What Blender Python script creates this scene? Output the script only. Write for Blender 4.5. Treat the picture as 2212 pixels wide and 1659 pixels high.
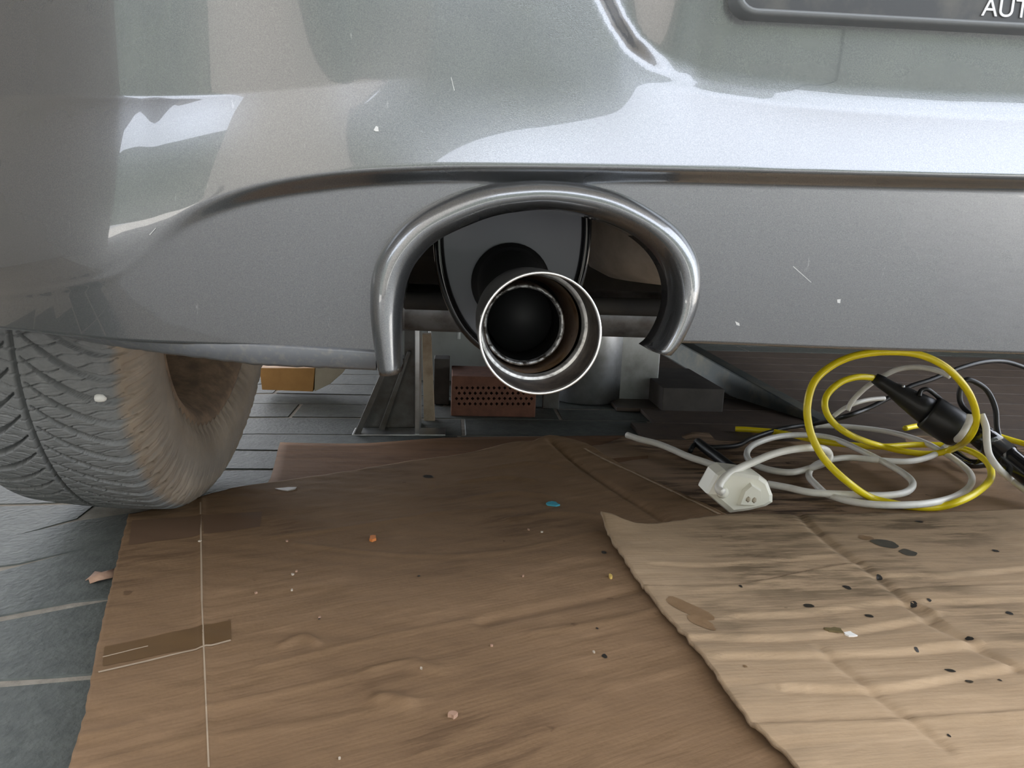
import bpy, bmesh, math, random
from mathutils import Vector, Matrix, noise
random.seed(7)
for o in list(bpy.data.objects): bpy.data.objects.remove(o)
SC = bpy.context.scene
COL = SC.collection
PI = math.pi

# ------------------------------------------------------------------ camera
F, CX, CY = 1660.0, 1106.0, 829.5
YAW, PITCH, ROLL, H = 0.0856, 0.1953, 0.0390, 0.3656
cp, sp, cy_, sy_ = math.cos(PITCH), math.sin(PITCH), math.cos(YAW), math.sin(YAW)
FW = Vector((sy_*cp, cy_*cp, -sp))
R0 = Vector((cy_, -sy_, 0))
U0 = R0.cross(FW)
RT = math.cos(ROLL)*R0 + math.sin(ROLL)*U0
UP = -math.sin(ROLL)*R0 + math.cos(ROLL)*U0
EYE = Vector((0, 0, H))
cam_d = bpy.data.cameras.new('camera')
cam = bpy.data.objects.new('camera', cam_d)
COL.objects.link(cam)
cam.matrix_world = Matrix(((RT.x, UP.x, -FW.x, 0), (RT.y, UP.y, -FW.y, 0), (RT.z, UP.z, -FW.z, H), (0, 0, 0, 1)))
cam_d.sensor_width = 36.0
cam_d.lens = 36.0*F/2212.0
cam_d.clip_start = 0.02
SC.camera = cam

# ------------------------------------------------------------------ world and light
w = bpy.data.worlds.new('sky'); SC.world = w
w.use_nodes = True
nt = w.node_tree; nt.nodes.clear()
out = nt.nodes.new('ShaderNodeOutputWorld'); bg = nt.nodes.new('ShaderNodeBackground')
sky = nt.nodes.new('ShaderNodeTexSky')
sky.sky_type = 'NISHITA'; sky.sun_disc = False
sky.sun_elevation = math.radians(49.6); sky.sun_rotation = math.radians(13.6)   # same place as the sun lamp
sky.air_density = 1.0; sky.dust_density = 4.0; sky.ozone_density = 1.0
mixw = nt.nodes.new('ShaderNodeMixRGB'); mixw.inputs[0].default_value = 0.55
mixw.inputs[2].default_value = (0.95, 0.97, 1.0, 1)
scl = nt.nodes.new('ShaderNodeVectorMath'); scl.operation = 'SCALE'; scl.inputs['Scale'].default_value = 0.12
nt.links.new(sky.outputs[0], scl.inputs[0]); nt.links.new(scl.outputs[0], mixw.inputs[1])
nt.links.new(mixw.outputs[0], bg.inputs[0]); nt.links.new(bg.outputs[0], out.inputs[0])
bg.inputs[1].default_value = 5.6
sun_d = bpy.data.lights.new('sun_offscreen', 'SUN'); sun_d.energy = 30.0; sun_d.angle = .0093; sun_d.color = (1.0, .975, .94)
sun = bpy.data.objects.new('sun_offscreen', sun_d); COL.objects.link(sun)
sun.rotation_euler = Vector((-.16, -.66, -.80)).to_track_quat('-Z', 'Y').to_euler()
SC.view_settings.view_transform = 'Standard'
SC.view_settings.look = 'None'
SC.view_settings.gamma = 1.0
SC.view_settings.use_curve_mapping = False
SC.view_settings.exposure = 0.45

# ------------------------------------------------------------------ helpers
def ray(px, py):
    return FW + RT*((px-CX)/F) - UP*((py-CY)/F)
def onZ(px, py, z=0.0):
    d = ray(px, py); return EYE + d*((z-H)/d.z)
def onY(px, py, y):
    d = ray(px, py); return EYE + d*(y/d.y)
def onD(px, py, t):
    return EYE + ray(px, py)*t
def sstep(a, b, x):
    if a == b: return 0.0 if x < a else 1.0
    t = min(1.0, max(0.0, (x-a)/(b-a))); return t*t*(3-2*t)
def lerp(a, b, t): return a+(b-a)*t
def interp(xs, ys, x):
    if x <= xs[0]: return ys[0]
    for i in range(len(xs)-1):
        if x <= xs[i+1]:
            return lerp(ys[i], ys[i+1], (x-xs[i])/(xs[i+1]-xs[i]))
    return ys[-1]
def crom(pts, n, closed=False):
    """Catmull-Rom resample, n samples per segment."""
    P = [Vector(p) for p in pts]; m = len(P); o = []
    segs = m if closed else m-1
    for i in range(segs):
        if closed: a, b, c, d = P[(i-1) % m], P[i], P[(i+1) % m], P[(i+2) % m]
        else: a, b, c, d = P[max(i-1, 0)], P[i], P[i+1], P[min(i+2, m-1)]
        for k in range(n):
            t = k/n
            o.append(0.5*((2*b)+(c-a)*t+(2*a-5*b+4*c-d)*t*t+(3*b-a-3*c+d)*t*t*t))
    if not closed: o.append(P[-1].copy())
    return o
def resample(P, n):
    L = [0.0]
    for i in range(1, len(P)): L.append(L[-1]+(P[i]-P[i-1]).length)
    o = []; j = 0
    for k in range(n):
        s = L[-1]*k/(n-1)
        while j < len(P)-2 and L[j+1] < s: j += 1
        t = (s-L[j])/max(1e-9, L[j+1]-L[j]); o.append(P[j].lerp(P[j+1], min(1, max(0, t))))
    return o
def mesh_obj(name, verts, faces, mats, parent=None, smooth=True, mi=None):
    me = bpy.data.meshes.new(name)
    me.from_pydata([tuple(v) for v in verts], [], faces)
    if not isinstance(mats, (list, tuple)): mats = [mats]
    for m in mats: me.materials.append(m)
    if mi: me.polygons.foreach_set('material_index', mi)
    me.polygons.foreach_set('use_smooth', [smooth]*len(me.polygons))
    me.update()
    bm = bmesh.new(); bm.from_mesh(me); bmesh.ops.recalc_face_normals(bm, faces=bm.faces); bm.to_mesh(me); bm.free()
    o = bpy.data.objects.new(name, me); COL.objects.link(o)
    if parent: o.parent = parent
    return o
def bm_obj(name, bm, mat, parent=None, smooth=False):
    me = bpy.data.meshes.new(name); bmesh.ops.recalc_face_normals(bm, faces=bm.faces); bm.to_mesh(me); bm.free()
    me.materials.append(mat)
    me.polygons.foreach_set('use_smooth', [smooth]*len(me.polygons))
    o = bpy.data.objects.new(name, me); COL.objects.link(o)
    if parent: o.parent = parent
    return o
def empty(name, loc=(0, 0, 0)):
    o = bpy.data.objects.new(name, None); COL.objects.link(o); o.location = loc; o.empty_display_size = .05; return o
def tag(o, label, cat, group=None):
    o['label'] = label; o['category'] = cat
    if group: o['group'] = group
    return o
def grid_faces(nu, nv, cu=False, cv=False):
    f = []
    for i in range(nu if cu else nu-1):
        for j in range(nv if cv else nv-1):
            a, b = i, (i+1) % nu; c, d = j, (j+1) % nv
            f.append((a*nv+c, b*nv+c, b*nv+d, a*nv+d))
    return f
def tube(name, pts, r, mat, parent=None, n=10, cap=True, rfun=None):
    P = [Vector(p) for p in pts]; m = len(P)
    T = [(P[min(i+1, m-1)]-P[max(i-1, 0)]).normalized() for i in range(m)]
    nrm = T[0].orthogonal().normalized(); V = []
    for i in range(m):
        nrm = (nrm - T[i]*nrm.dot(T[i])).normalized(); b = T[i].cross(nrm)
        rr = r if rfun is None else rfun(i/(m-1))
        for k in range(n):
            a = 2*PI*k/n; V.append(P[i]+nrm*(rr*math.cos(a))+b*(rr*math.sin(a)))
    fc = grid_faces(m, n, False, True)
    if cap:
        fc.append(tuple(range(n))); fc.append(tuple((m-1)*n+k for k in range(n)))
    return mesh_obj(name, V, fc, mat, parent)
def lathe(name, prof, origin, axis, mat, parent=None, n=64, closed=False, jit=None, mats=None, mi=None):
    """prof: list of (distance along axis, radius)."""
    ax = Vector(axis).normalized(); u = ax.orthogonal().normalized(); v = ax.cross(u); O = Vector(origin); V = []
    for i, (s, r) in enumerate(prof):
        for k in range(n):
            a = 2*PI*k/n; rr, ss = r, s
            if jit: rr, ss = jit(i, a, r, s)
            V.append(O+ax*ss+u*(rr*math.cos(a))+v*(rr*math.sin(a)))
    fc = grid_faces(len(prof), n, closed, True)
    m2 = None
    if mi: m2 = [mi[i] for i in range(len(prof) if closed else len(prof)-1) for k in range(n)]
    return mesh_obj(name, V, fc, mats or mat, parent, mi=m2)
def box_bm(bm, c, s, rot=None, bev=0.0):
    r = bmesh.ops.create_cube(bm, size=1.0); vs = r['verts']
    M = Matrix.Translation(Vector(c)) @ (rot.to_4x4() if rot else Matrix.Identity(4)) @ Matrix.Diagonal((s[0], s[1], s[2], 1))
    bmesh.ops.transform(bm, matrix=M, verts=vs)
    if bev:
        es = list({e for v in vs for e in v.link_edges})
        bmesh.ops.bevel(bm, geom=es, offset=bev, segments=2, affect='EDGES', profile=.6)
def prism(name, pts, thick, mat, parent=None, bev=0.0):
    """flat polygon (world points, coplanar) extruded along a thickness vector."""
    bm = bmesh.new(); vs = [bm.verts.new(p) for p in pts]; f = bm.faces.new(vs)
    r = bmesh.ops.extrude_face_region(bm, geom=[f])
    bmesh.ops.translate(bm, verts=[e for e in r['geom'] if isinstance(e, bmesh.types.BMVert)], vec=Vector(thick))
    if bev: bmesh.ops.bevel(bm, geom=list(bm.edges), offset=bev, segments=2, affect='EDGES', profile=.6)
    return bm_obj(name, bm, mat, parent)

# ------------------------------------------------------------------ materials
def mat(name, col, rough=.6, metal=0.0, coat=0.0, spec=.5, bump=None, var=None, coatr=.05):
    m = bpy.data.materials.new(name); m.use_nodes = True; t = m.node_tree; b = t.nodes['Principled BSDF']
    b.inputs['Base Color'].default_value = (*col, 1); b.inputs['Roughness'].default_value = rough
    b.inputs['Metallic'].default_value = metal; b.inputs['Coat Weight'].default_value = coat
    b.inputs['Coat Roughness'].default_value = coatr; b.inputs['Specular IOR Level'].default_value = spec
    tc = t.nodes.new('ShaderNodeTexCoord')
    if var:   # (colour 2, scale, low, high, detail)
        c2, s, lo, hi = var[:4]
        n = t.nodes.new('ShaderNodeTexNoise'); n.inputs['Scale'].default_value = s; n.inputs['Detail'].default_value = 6; n.inputs['Roughness'].default_value = .62
        r = t.nodes.new('ShaderNodeMapRange'); r.inputs[1].default_value = lo; r.inputs[2].default_value = hi
        x = t.nodes.new('ShaderNodeMixRGB'); x.inputs[1].default_value = (*col, 1); x.inputs[2].default_value = (*c2, 1)
        t.links.new(tc.outputs['Object'], n.inputs['Vector']); t.links.new(n.outputs[0], r.inputs[0]); t.links.new(r.outputs[0], x.inputs[0])
        t.links.new(x.outputs[0], b.inputs['Base Color'])
    if bump:  # (scale, strength, distance)
        n = t.nodes.new('ShaderNodeTexNoise'); n.inputs['Scale'].default_value = bump[0]; n.inputs['Detail'].default_value = 4
        bp = t.nodes.new('ShaderNodeBump'); bp.inputs['Strength'].default_value = bump[1]; bp.inputs['Distance'].default_value = bump[2]
        t.links.new(tc.outputs['Object'], n.inputs['Vector']); t.links.new(n.outputs[0], bp.inputs['Height']); t.links.new(bp.outputs[0], b.inputs['Normal'])
    return m
class NB:
    """tiny node builder"""
    def __init__(s, m): s.m = m; s.t = m.node_tree; s.b = s.t.nodes['Principled BSDF']; s.tc = s.t.nodes.new('ShaderNodeTexCoord')
    def mapping(s, rot=(0, 0, 0), sc=(1, 1, 1)):
        n = s.t.nodes.new('ShaderNodeMapping'); n.vector_type = 'TEXTURE'; sc = tuple(1/q for q in sc); n.inputs['Rotation'].default_value = rot; n.inputs['Scale'].default_value = sc
        s.t.links.new(s.tc.outputs['Object'], n.inputs[0]); return n.outputs[0]
    def noise(s, vec, scale, detail=5, rough=.6):
        n = s.t.nodes.new('ShaderNodeTexNoise'); n.inputs['Scale'].default_value = scale; n.inputs['Detail'].default_value = detail; n.inputs['Roughness'].default_value = rough
        s.t.links.new(vec, n.inputs['Vector']); return n.outputs[0]
    def wave(s, vec, scale, dist=0., axis='Y'):
        n = s.t.nodes.new('ShaderNodeTexWave'); n.bands_direction = axis; n.inputs['Scale'].default_value = scale; n.inputs['Distortion'].default_value = dist
        n.inputs['Detail'].default_value = 1; s.t.links.new(vec, n.inputs['Vector']); return n.outputs['Fac']
    def rng(s, v, a, b, c=0., d=1.):
        n = s.t.nodes.new('ShaderNodeMapRange'); n.inputs[1].default_value = a; n.inputs[2].default_value = b; n.inputs[3].default_value = c; n.inputs[4].default_value = d
        s.t.links.new(v, n.inputs[0]); return n.outputs[0]
    def math(s, op, a, b):
        n = s.t.nodes.new('ShaderNodeMath'); n.operation = op
        for i, q in enumerate((a, b)):
            if isinstance(q, (int, float)): n.inputs[i].default_value = q
            else: s.t.links.new(q, n.inputs[i])
        return n.outputs[0]
    def mix(s, f, a, b):
        n = s.t.nodes.new('ShaderNodeMixRGB')
        if isinstance(f, (int, float)): n.inputs[0].default_value = f
        else: s.t.links.new(f, n.inputs[0])
        for i, q in ((1, a), (2, b)):
            if isinstance(q, tuple): n.inputs[i].default_value = (*q, 1)
            else: s.t.links.new(q, n.inputs[i])
        return n.outputs[0]
    def attr(s, name):
        n = s.t.nodes.new('ShaderNodeAttribute'); n.attribute_name = name; return n.outputs['Fac']
    def bump(s, h, st, d, prev=None):
        n = s.t.nodes.new('ShaderNodeBump'); n.inputs['Strength'].default_value = st; n.inputs['Distance'].default_value = d
        s.t.links.new(h, n.inputs['Height'])
        if prev is not None: s.t.links.new(prev, n.inputs['Normal'])
        return n.outputs[0]
    def out(s, col=None, nrm=None, rough=None, metal=None):
        if col is not None: s.t.links.new(col, s.b.inputs['Base Color'])
        if nrm is not None: s.t.links.new(nrm, s.b.inputs['Normal'])
        if rough is not None: s.t.links.new(rough, s.b.inputs['Roughness'])
        if metal is not None: s.t.links.new(metal, s.b.inputs['Metallic'])
        return s.m

def make_paint():
    m = mat('silver_paint', (.36, .37, .37), rough=.36, metal=.85, coat=1.0, coatr=.02); m.node_tree.nodes['Principled BSDF'].inputs['Coat IOR'].default_value = 1.65; q = NB(m)
    v = q.mapping()
    fl = q.noise(v, 1500, 2); sc = q.noise(q.mapping(sc=(1, 1, .15)), 160, 4, .7); big = q.noise(v, 6, 4)
    c = q.mix(q.rng(fl, .35, .7), (.135, .141, .150), (.195, .200, .205))
    c = q.mix(q.math('MULTIPLY', q.rng(sc, .68, .8), q.rng(big, .45, .65)), c, (.52, .52, .52))
    rough = q.rng(big, .3, .7, .25, .31)
    return q.out(c, q.bump(fl, .12, .0004), rough)
PAINT = make_paint()
LIP = mat('grey_lip', (.125, .132, .145), rough=.5, metal=.3, coat=.3, var=((.20, .19, .175), 220, .5, .8))
BLACKP = mat('black_plastic', (.018, .018, .02), rough=.38, spec=.5, bump=(300, .1, .0005))
PLATE = mat('plate_holder_plastic', (.035, .036, .04), rough=.42, var=((.09, .085, .075), 30, .5, .8))
LETTER = mat('white_print', (.62, .63, .65), rough=.5)
def make_rubber():
    m = mat('tyre_rubber', (.09, .092, .095), rough=.72); q = NB(m); v = q.mapping()
    dirt = q.attr('dirt')
    n1 = q.noise(v, 90, 6, .7); n2 = q.noise(v, 14, 4)
    c = q.mix(q.rng(n1, .3, .75), (.165, .169, .173), (.225, .229, .233))
    mud = q.mix(q.rng(n2, .35, .7), (.23, .18, .135), (.36, .29, .225))
    c = q.mix(q.math('MULTIPLY', dirt, q.rng(n1, .2, .5, .55, 1.)), c, mud)
    return q.out(c, q.bump(n1, .35, .0012))
RUBBER = make_rubber()
RIM = mat('rusty_steel_rim', (.19, .135, .095), rough=.75, metal=.3, var=((.36, .25, .165), 40, .4, .7), bump=(120, .3, .001))
STEELBRIGHT = mat('polished_rim_edge', (.86, .85, .84), rough=.16, metal=.9)
def make_tip():
    m = mat('sooty_tip_steel', (.2, .17, .14), rough=.34, metal=.35); q = NB(m); v = q.mapping()
    n = q.noise(v, 38, 5, .65); n2 = q.noise(v, 260, 4, .7)
    c = q.mix(q.rng(n, .40, .68), (.022, .018, .015), (.11, .085, .065))
    c = q.mix(q.rng(n2, .58, .72), c, (.03, .026, .022))
    return q.out(c, q.bump(n2, .15, .0006), q.rng(n, .3, .7, .55, .38))
TIP = make_tip()
def make_liner():
    m = mat('heat_tinted_steel', (.5, .4, .3), rough=.4, metal=.7); q = NB(m); v = q.mapping()
    n = q.noise(v, 30, 4, .6); n2 = q.noise(v, 220, 4, .7)
    c = q.mix(q.rng(n, .4, .62), (.40, .31, .25), (.30, .16, .05))
    c = q.mix(q.rng(n, .52, .70), c, (.05, .04, .035))
    c = q.mix(q.rng(n2, .6, .72), c, (.03, .026, .022))
    return q.out(c, q.bump(n2, .2, .0006))
LINER = make_liner()
BURNT = mat('burnt_pipe_edge', (.42, .42, .42), rough=.45, metal=.8, var=((.05, .045, .04), 180, .45, .6), bump=(220, .8, .002))
SOOT = mat('soot_black', (.004, .004, .004), rough=.95, spec=.1, var=((.012, .009, .006), 60, .55, .8), bump=(150, .6, .002))
TIPOUT = mat('dark_tip_outer', (.075, .07, .062), rough=.3, metal=.8, var=((.16, .15, .135), 90, .5, .75))
MUFF = mat('muffler_black_paint', (.16, .167, .19), rough=.42, metal=.25, bump=(60, .08, .002))
PIPEB = mat('black_exhaust_pipe', (.012, .012, .013), rough=.6)
UNDER = mat('underbody_coating', (.022, .022, .022), rough=.8, var=((.05, .046, .04), 12, .45, .7))
WELL = mat('dusty_spare_well', (.50, .47, .42), rough=.6, metal=.1, var=((.33, .30, .26), 14, .4, .65), bump=(70, .25, .002))
AXLE = mat('dull_axle_steel', (.21, .22, .235), rough=.4, metal=.5, var=((.06, .055, .05), 25, .4, .7))
def make_card(name, c1, c2, dark, rotz, stain):
    m = mat(name, c1, rough=.85, spec=.12); q = NB(m)
    vr = q.mapping(rot=(0, 0, rotz)); v = q.mapping(); st = q.mapping(rot=(0, 0, rotz), sc=(1., 7., 1.))
    big = q.noise(v, 3.2, 4, .55); streak = q.noise(st, 9, 6, .68); fine = q.noise(v, 420, 3, .6); flute = q.wave(vr, 62, .15)
    spot = q.noise(v, 45, 3, .5)
    c = q.mix(q.rng(streak, .36, .66), c1, c2)
    c = q.mix(q.rng(fine, .35, .7, 0., .25), c, c2)
    dk = q.math('MULTIPLY', q.rng(streak, .43, .58), q.rng(big, .42, .58))
    c = q.mix(q.math('MULTIPLY', dk, stain), c, dark)
    c = q.mix(q.math('MULTIPLY', q.rng(spot, .72, .76), stain), c, dark)
    nb = q.bump(flute, .07, .0010); nb = q.bump(streak, .40, .003, nb); nb = q.bump(spot, .25, .004, nb); nb = q.bump(fine, .10, .0006, nb)
    return q.out(c, nb, q.rng(big, .3, .7, .78, .9))
def line_ang(a, b):
    p, q = onZ(*a), onZ(*b); return math.atan2(q.y-p.y, q.x-p.x)
ANG_A, ANG_B = line_ang((560, 1440), (1040, 1335)), line_ang((1480, 1378), (1900, 1362))
CARDA = make_card('brown_cardboard', (.180, .112, .062), (.268, .170, .099), (.090, .054, .030), ANG_A, .7)
CARDB = make_card('pale_cardboard', (.355, .250, .155), (.450, .325, .210), (.105, .075, .045), ANG_B, .82)
CARDC = make_card('scuffed_cardboard', (.245, .165, .105), (.320, .215, .140), (.050, .034, .024), ANG_B, .95)
CARDD = make_card('dark_cardboard', (.190, .105, .058), (.235, .135, .078), (.07, .04, .025), .05, .5)
SCORE = mat('scored_line', (.40, .31, .22), rough=.85)
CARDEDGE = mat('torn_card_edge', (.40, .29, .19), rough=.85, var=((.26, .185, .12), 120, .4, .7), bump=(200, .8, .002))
TAPE = mat('brown_tape', (.135, .080, .038), rough=.4, spec=.5, bump=(40, .2, .002))
TAPED = mat('dull_tape', (.135, .082, .050), rough=.75, spec=.2)
OIL = mat('oil_stain', (.028, .025, .022), rough=.4)
OILB = mat('brown_stain', (.20, .12, .06), rough=.6, var=((.26, .165, .09), 60, .4, .7))
OILG = mat('grey_oil_patch', (.065, .060, .048), rough=.45, var=((.11, .095, .07), 70, .4, .7))
STONE = mat('grey_green_stone', (.088, .097, .088), rough=.68, var=((.050, .057, .052), 45, .35, .7), bump=(160, .45, .0025))
GROUT = mat('pale_grout', (.30, .27, .225), rough=.9, var=((.20, .18, .15), 60, .4, .7), bump=(150, .5, .002))
YEL = mat('yellow_pvc', (.86, .69, .012), rough=.35, spec=.5)
WHT = mat('white_pvc', (.82, .80, .75), rough=.4, spec=.5, var=((.72, .69, .62), 40, .5, .75))
IVORY = mat('ivory_plastic', (.88, .86, .76), rough=.38, spec=.5)
BRUB = mat('black_rubber', (.016, .016, .017), rough=.42, spec=.5, bump=(120, .15, .001))
BGLOSS = mat('glossy_black_plastic', (.012, .012, .013), rough=.12, spec=.6)
BRICK = mat('terracotta_brick', (.20, .085, .055), rough=.85, var=((.14, .06, .04), 50, .4, .7), bump=(120, .4, .002))
GALV = mat('brushed_sheet_steel', (.52, .54, .56), rough=.28, metal=.85, var=((.30, .30, .30), 16, .4, .7))
PALEP = mat('pale_grey_panel', (.50, .53, .54), rough=.5, var=((.38, .39, .39), 10, .4, .7))
RUSTST = mat('worn_steel', (.15, .148, .145), rough=.45, metal=.5, var=((.075, .062, .052), 22, .40, .75), bump=(90, .3, .002))
WOODP = mat('pale_lath_wood', (.40, .31, .22), rough=.75, var=((.25, .17, .11), 30, .45, .7))
WOODO = mat('orange_wood', (.52, .27, .085), rough=.65, var=((.40, .20, .06), 18, .4, .7))
WOODC = mat('cream_wood', (.50, .44, .34), rough=.7, var=((.42, .35, .26), 18, .4, .7))
DARKBOX = mat('dark_brown_board', (.055, .048, .044), rough=.7, var=((.085, .075, .068), 20, .4, .7))
BEAM = mat('dark_green_steel', (.055, .066, .068), rough=.5, metal=.4, var=((.12, .115, .09), 16, .45, .7))
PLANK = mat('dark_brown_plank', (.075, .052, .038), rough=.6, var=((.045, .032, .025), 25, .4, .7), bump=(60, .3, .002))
ZINC = mat('zinc_bolt', (.65, .68, .70), rough=.3, metal=.9)
BLUEC = mat('blue_plastic', (.06, .36, .47), rough=.45)
ORG = mat('orange_chip', (.60, .20, .05), rough=.6)
LEAF = mat('dry_leaf', (.42, .27, .19), rough=.8, var=((.33, .19, .13), 60, .4, .7))
GRIT = mat('pale_grit', (.50, .43, .35), rough=.7)
WCHIP = mat('white_chip', (.80, .79, .76), rough=.5)
OLIVE = mat('olive_shard', (.14, .11, .055), rough=.3)
DRIVE = mat('driveway_concrete', (.42, .41, .39), rough=.85, var=((.34, .33, .31), 20, .4, .7))
RENDERD = mat('dark_block_render', (.13, .125, .115), rough=.9)
PLASTER = mat('beige_plaster', (.36, .34, .31), rough=.9)
HEDGE = mat('hedge_green', (.030, .038, .034), rough=.8, var=((.052, .064, .052), 3, .4, .7))

# ------------------------------------------------------------------ floor: irregular stone slabs on a grout bed
fl = empty('floor'); fl['kind'] = 'structure'
bm = bmesh.new(); box_bm(bm, (0, 4.5, -.0518), (16, 9.2, .10)); bm_obj('grout_bed', bm, GROUT, fl)
# row boundaries: grout lines traced on the ground, continued by eye under the cardboard
G = [[(0, 1475), (100, 1470), (195, 1457)], [(0, 1342), (110, 1312), (235, 1285)], [(0, 1232), (130, 1195), (275, 1150)],
     [(-60, 1220), (40, 1140), (110, 1095)]]
def gline(px):
    W = [onZ(*p) for p in px]; a, b = W[0], W[-1]
    d0 = (W[1]-W[0]).normalized(); d1 = (W[-1]-W[-2]).normalized()
    return W, d0, d1
def gy(line, x):
    W, d0, d1 = line
    if x < W[0].x: return W[0].y + (x-W[0].x)*max(-.35, min(.35, d0.y/d0.x))
    if x > W[-1].x: return W[-1].y + (x-W[-1].x)*max(-.12, min(.12, d1.y/d1.x))
    return interp([p.x for p in W], [p.y for p in W], x)
GL = [gline(g) for g in G]
def row_y(k, x):
    """lower boundary of row k"""
    if 0 <= k < 3: return gy(GL[k], x)
    if k < 0: return gy(GL[0], x) + k*.115 + .012*math.sin(3*x+k)
    if k == 3: return max(gy(GL[2], x)+.035, min(gy(GL[3], x), gy(GL[2], x)+.13))
    base = lerp(gy(GL[2], x)+.10, 1.02, .8)
    return base + (k-4)*.112 + .010*math.sin(2.3*x+k*1.7)
rr = random.Random(3)
for k in range(-4, 24):
    x = -1.7 + rr.random()*.3
    while x < 2.2:
        L = rr.uniform(.30, .55); x1 = x+L; g = .0036 if k < 4 else .0025
        lo = [Vector((lerp(x+g, x1-g, t), row_y(k, lerp(x, x1, t))+g, 0)) for t in (0, .25, .5, .75, 1)]
        hi = [Vector((lerp(x+g, x1-g, t), row_y(k+1, lerp(x, x1, t))-g, 0)) for t in (1, .75, .5, .25, 0)]
        if min((h.y-l.y) for h, l in zip(hi[::-1], lo)) > .012:
            bm = bmesh.new(); zt = rr.uniform(-.0012, .0)
            vs = [bm.verts.new((p.x, p.y, -.02)) for p in lo+hi]; f = bm.faces.new(vs)
            r = bmesh.ops.extrude_face_region(bm, geom=[f])
            tv = [e for e in r['geom'] if isinstance(e, bmesh.types.BMVert)]
            bmesh.ops.translate(bm, verts=tv, vec=(0, 0, .02+zt))
            te = [e for e in bm.edges if e.verts[0] in tv and e.verts[1] in tv]
            bmesh.ops.bevel(bm, geom=te, offset=.002, segments=1, affect='EDGES')
            bm_obj('stone_tile', bm, STONE, fl)
        x = x1

# unseen canopy, walls, hedges and house, added and sized to shape light and reflections
def slab(name, c, s, m):
    bm = bmesh.new(); box_bm(bm, c, s); o = bm_obj(name, bm, m); o['kind'] = 'structure'; return o
slab('sky_block_canopy', (-.4, 2.15, 2.75), (6.0, 6.7, .1), PLASTER)  # added canopy out of view; back edge placed to limit the reflected sky
slab('wall_front', (1.35, 5.4, 1.35), (4.8, .12, 2.7), PLASTER)
slab('wall_right', (2.65, 3.6, 1.35), (.12, 3.6, 2.7), PLASTER)
slab('sky_block_left', (-3.2, .6, 1.9), (.15, 3.2, 3.8), PLASTER)  # added out of view, sized to shape the reflection on the left corner
slab('ground', (0.0, -4.3, -.045), (16, 8.4, .09), DRIVE)
slab('sky_block_back', (-5.5, -6.0, 2.4), (17.0, .4, 4.8), HEDGE)  # tall hedge out of view, raised to hold back low sky
slab('sky_block_hedge', (7.0, -6.0, 1.55), (8.0, .5, 3.1), HEDGE)  # unseen hedge, height set to let low sky light in from the right
slab('sky_block_house', (-2.45, -3.6, 3.0), (3.6, .3, 6.0), RENDERD)  # invented house slab out of view, blocks sky reflected on the left

# ------------------------------------------------------------------ the car
car = tag(empty('car', (.39, 1.0, 0)), 'silver grey car parked tail first over brown cardboard', 'car')
CARI = Matrix.Translation((-.39, -1.0, 0))
def kid(o, parent):
    o.parent = parent
    return o
def car_part(o, label=None):
    """parent to the car, keep world coordinates"""
    o.parent = car; o.matrix_parent_inverse = CARI
    if label: o['label'] = label
    return o

# --- bumper
def Y0(x):
    y = .515
    if x < -.1:
        t = min(-.1-x, .24); y += 1.5*t*t
        if x < -.34: y += .35*(-.34-x)
        if x < -.50: y += 3.0*(-.50-x)**1.5
    if x > .75: y += 1.0*(x-.75)**2
    return y
def onB(px, py, p=0.0):
    d = ray(px, py); t = .5
    for _ in range(30):
        P = EYE+d*t; t += (Y0(P.x)-p-P.y)/d.y*.8
    return EYE+d*t
def zcurve(pts, p=0.0):
    W = [onB(a, b, p) for a, b in pts]
    xs = [q.x for q in W]; zs = [q.z for q in W]
    return xs, zs
def smooth_fn(c):
    xs, zs = c
    P = crom([Vector((x, z, 0)) for x, z in zip(xs, zs)], 8); X = [q.x for q in P]; Z = [q.y for q in P]
    return lambda x: interp(X, Z, x)
bot = smooth_fn(zcurve([(-300, 690), (0, 704), (83, 712), (300, 734), (564, 747), (796, 761), (1000, 752), (1300, 742), (1490, 740), (1800, 752), (2212, 764), (2700, 775)], -.012))
crs = smooth_fn(zcurve([(-300, 640), (0, 630), (200, 600), (300, 545), (360, 497), (430, 455), (520, 422), (620, 400), (740, 384), (860, 375), (1000, 370), (1200, 370), (1500, 375), (1800, 382), (2212, 391), (2800, 400)], .004))
upc = smooth_fn(zcurve([(-400, 205), (0, 212), (300, 213), (520, 211), (660, 203), (760, 192), (900, 180), (1100, 180), (1300, 190), (1500, 212), (1700, 240), (2000, 262), (2212, 270), (2800, 285)], -.02))
pkx, pkz = zcurve([(1262, -120), (1275, -50), (1290, 0), (1318, 60), (1352, 110), (1400, 150), (1480, 182), (1600, 205), (1800, 228), (2000, 238), (2212, 245), (2600, 252)], -.022)
XL1, XL2 = onB(560, 200).x, onB(1000, 200).x
XP1, XP2 = onB(1340, 100).x, onB(1480, 190).x
TX = [onB(a, 330).x for a in (250, 500, 760, 930, 1150, 1330, 1500, 1750)]
T0 = [-.13, -.02, .14, .28, .37, .36, .33, .30]
T1 = [.33, .33, .28, .13, .10, .17, .33, .38]
XC1, XC2 = onB(300, 540).x, onB(760, 380).x
PK = list(zip(pkx, pkz))
def pocket_d(x, z):
    """signed distance inside the plate pocket"""
    best = 1e9; inside = False
    for i in range(len(PK)-1):
        ax, az = PK[i]; bx, bz = PK[i+1]; ux, uz = bx-ax, bz-az
        t = max(0, min(1, ((x-ax)*ux+(z-az)*uz)/(ux*ux+uz*uz))); dx, dz = x-ax-t*ux, z-az-t*uz
        d = dx*dx+dz*dz
        if d < best: best = d; inside = (ux*dz-uz*dx) > 0
    d = math.sqrt(best); return d if inside else -d
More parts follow.
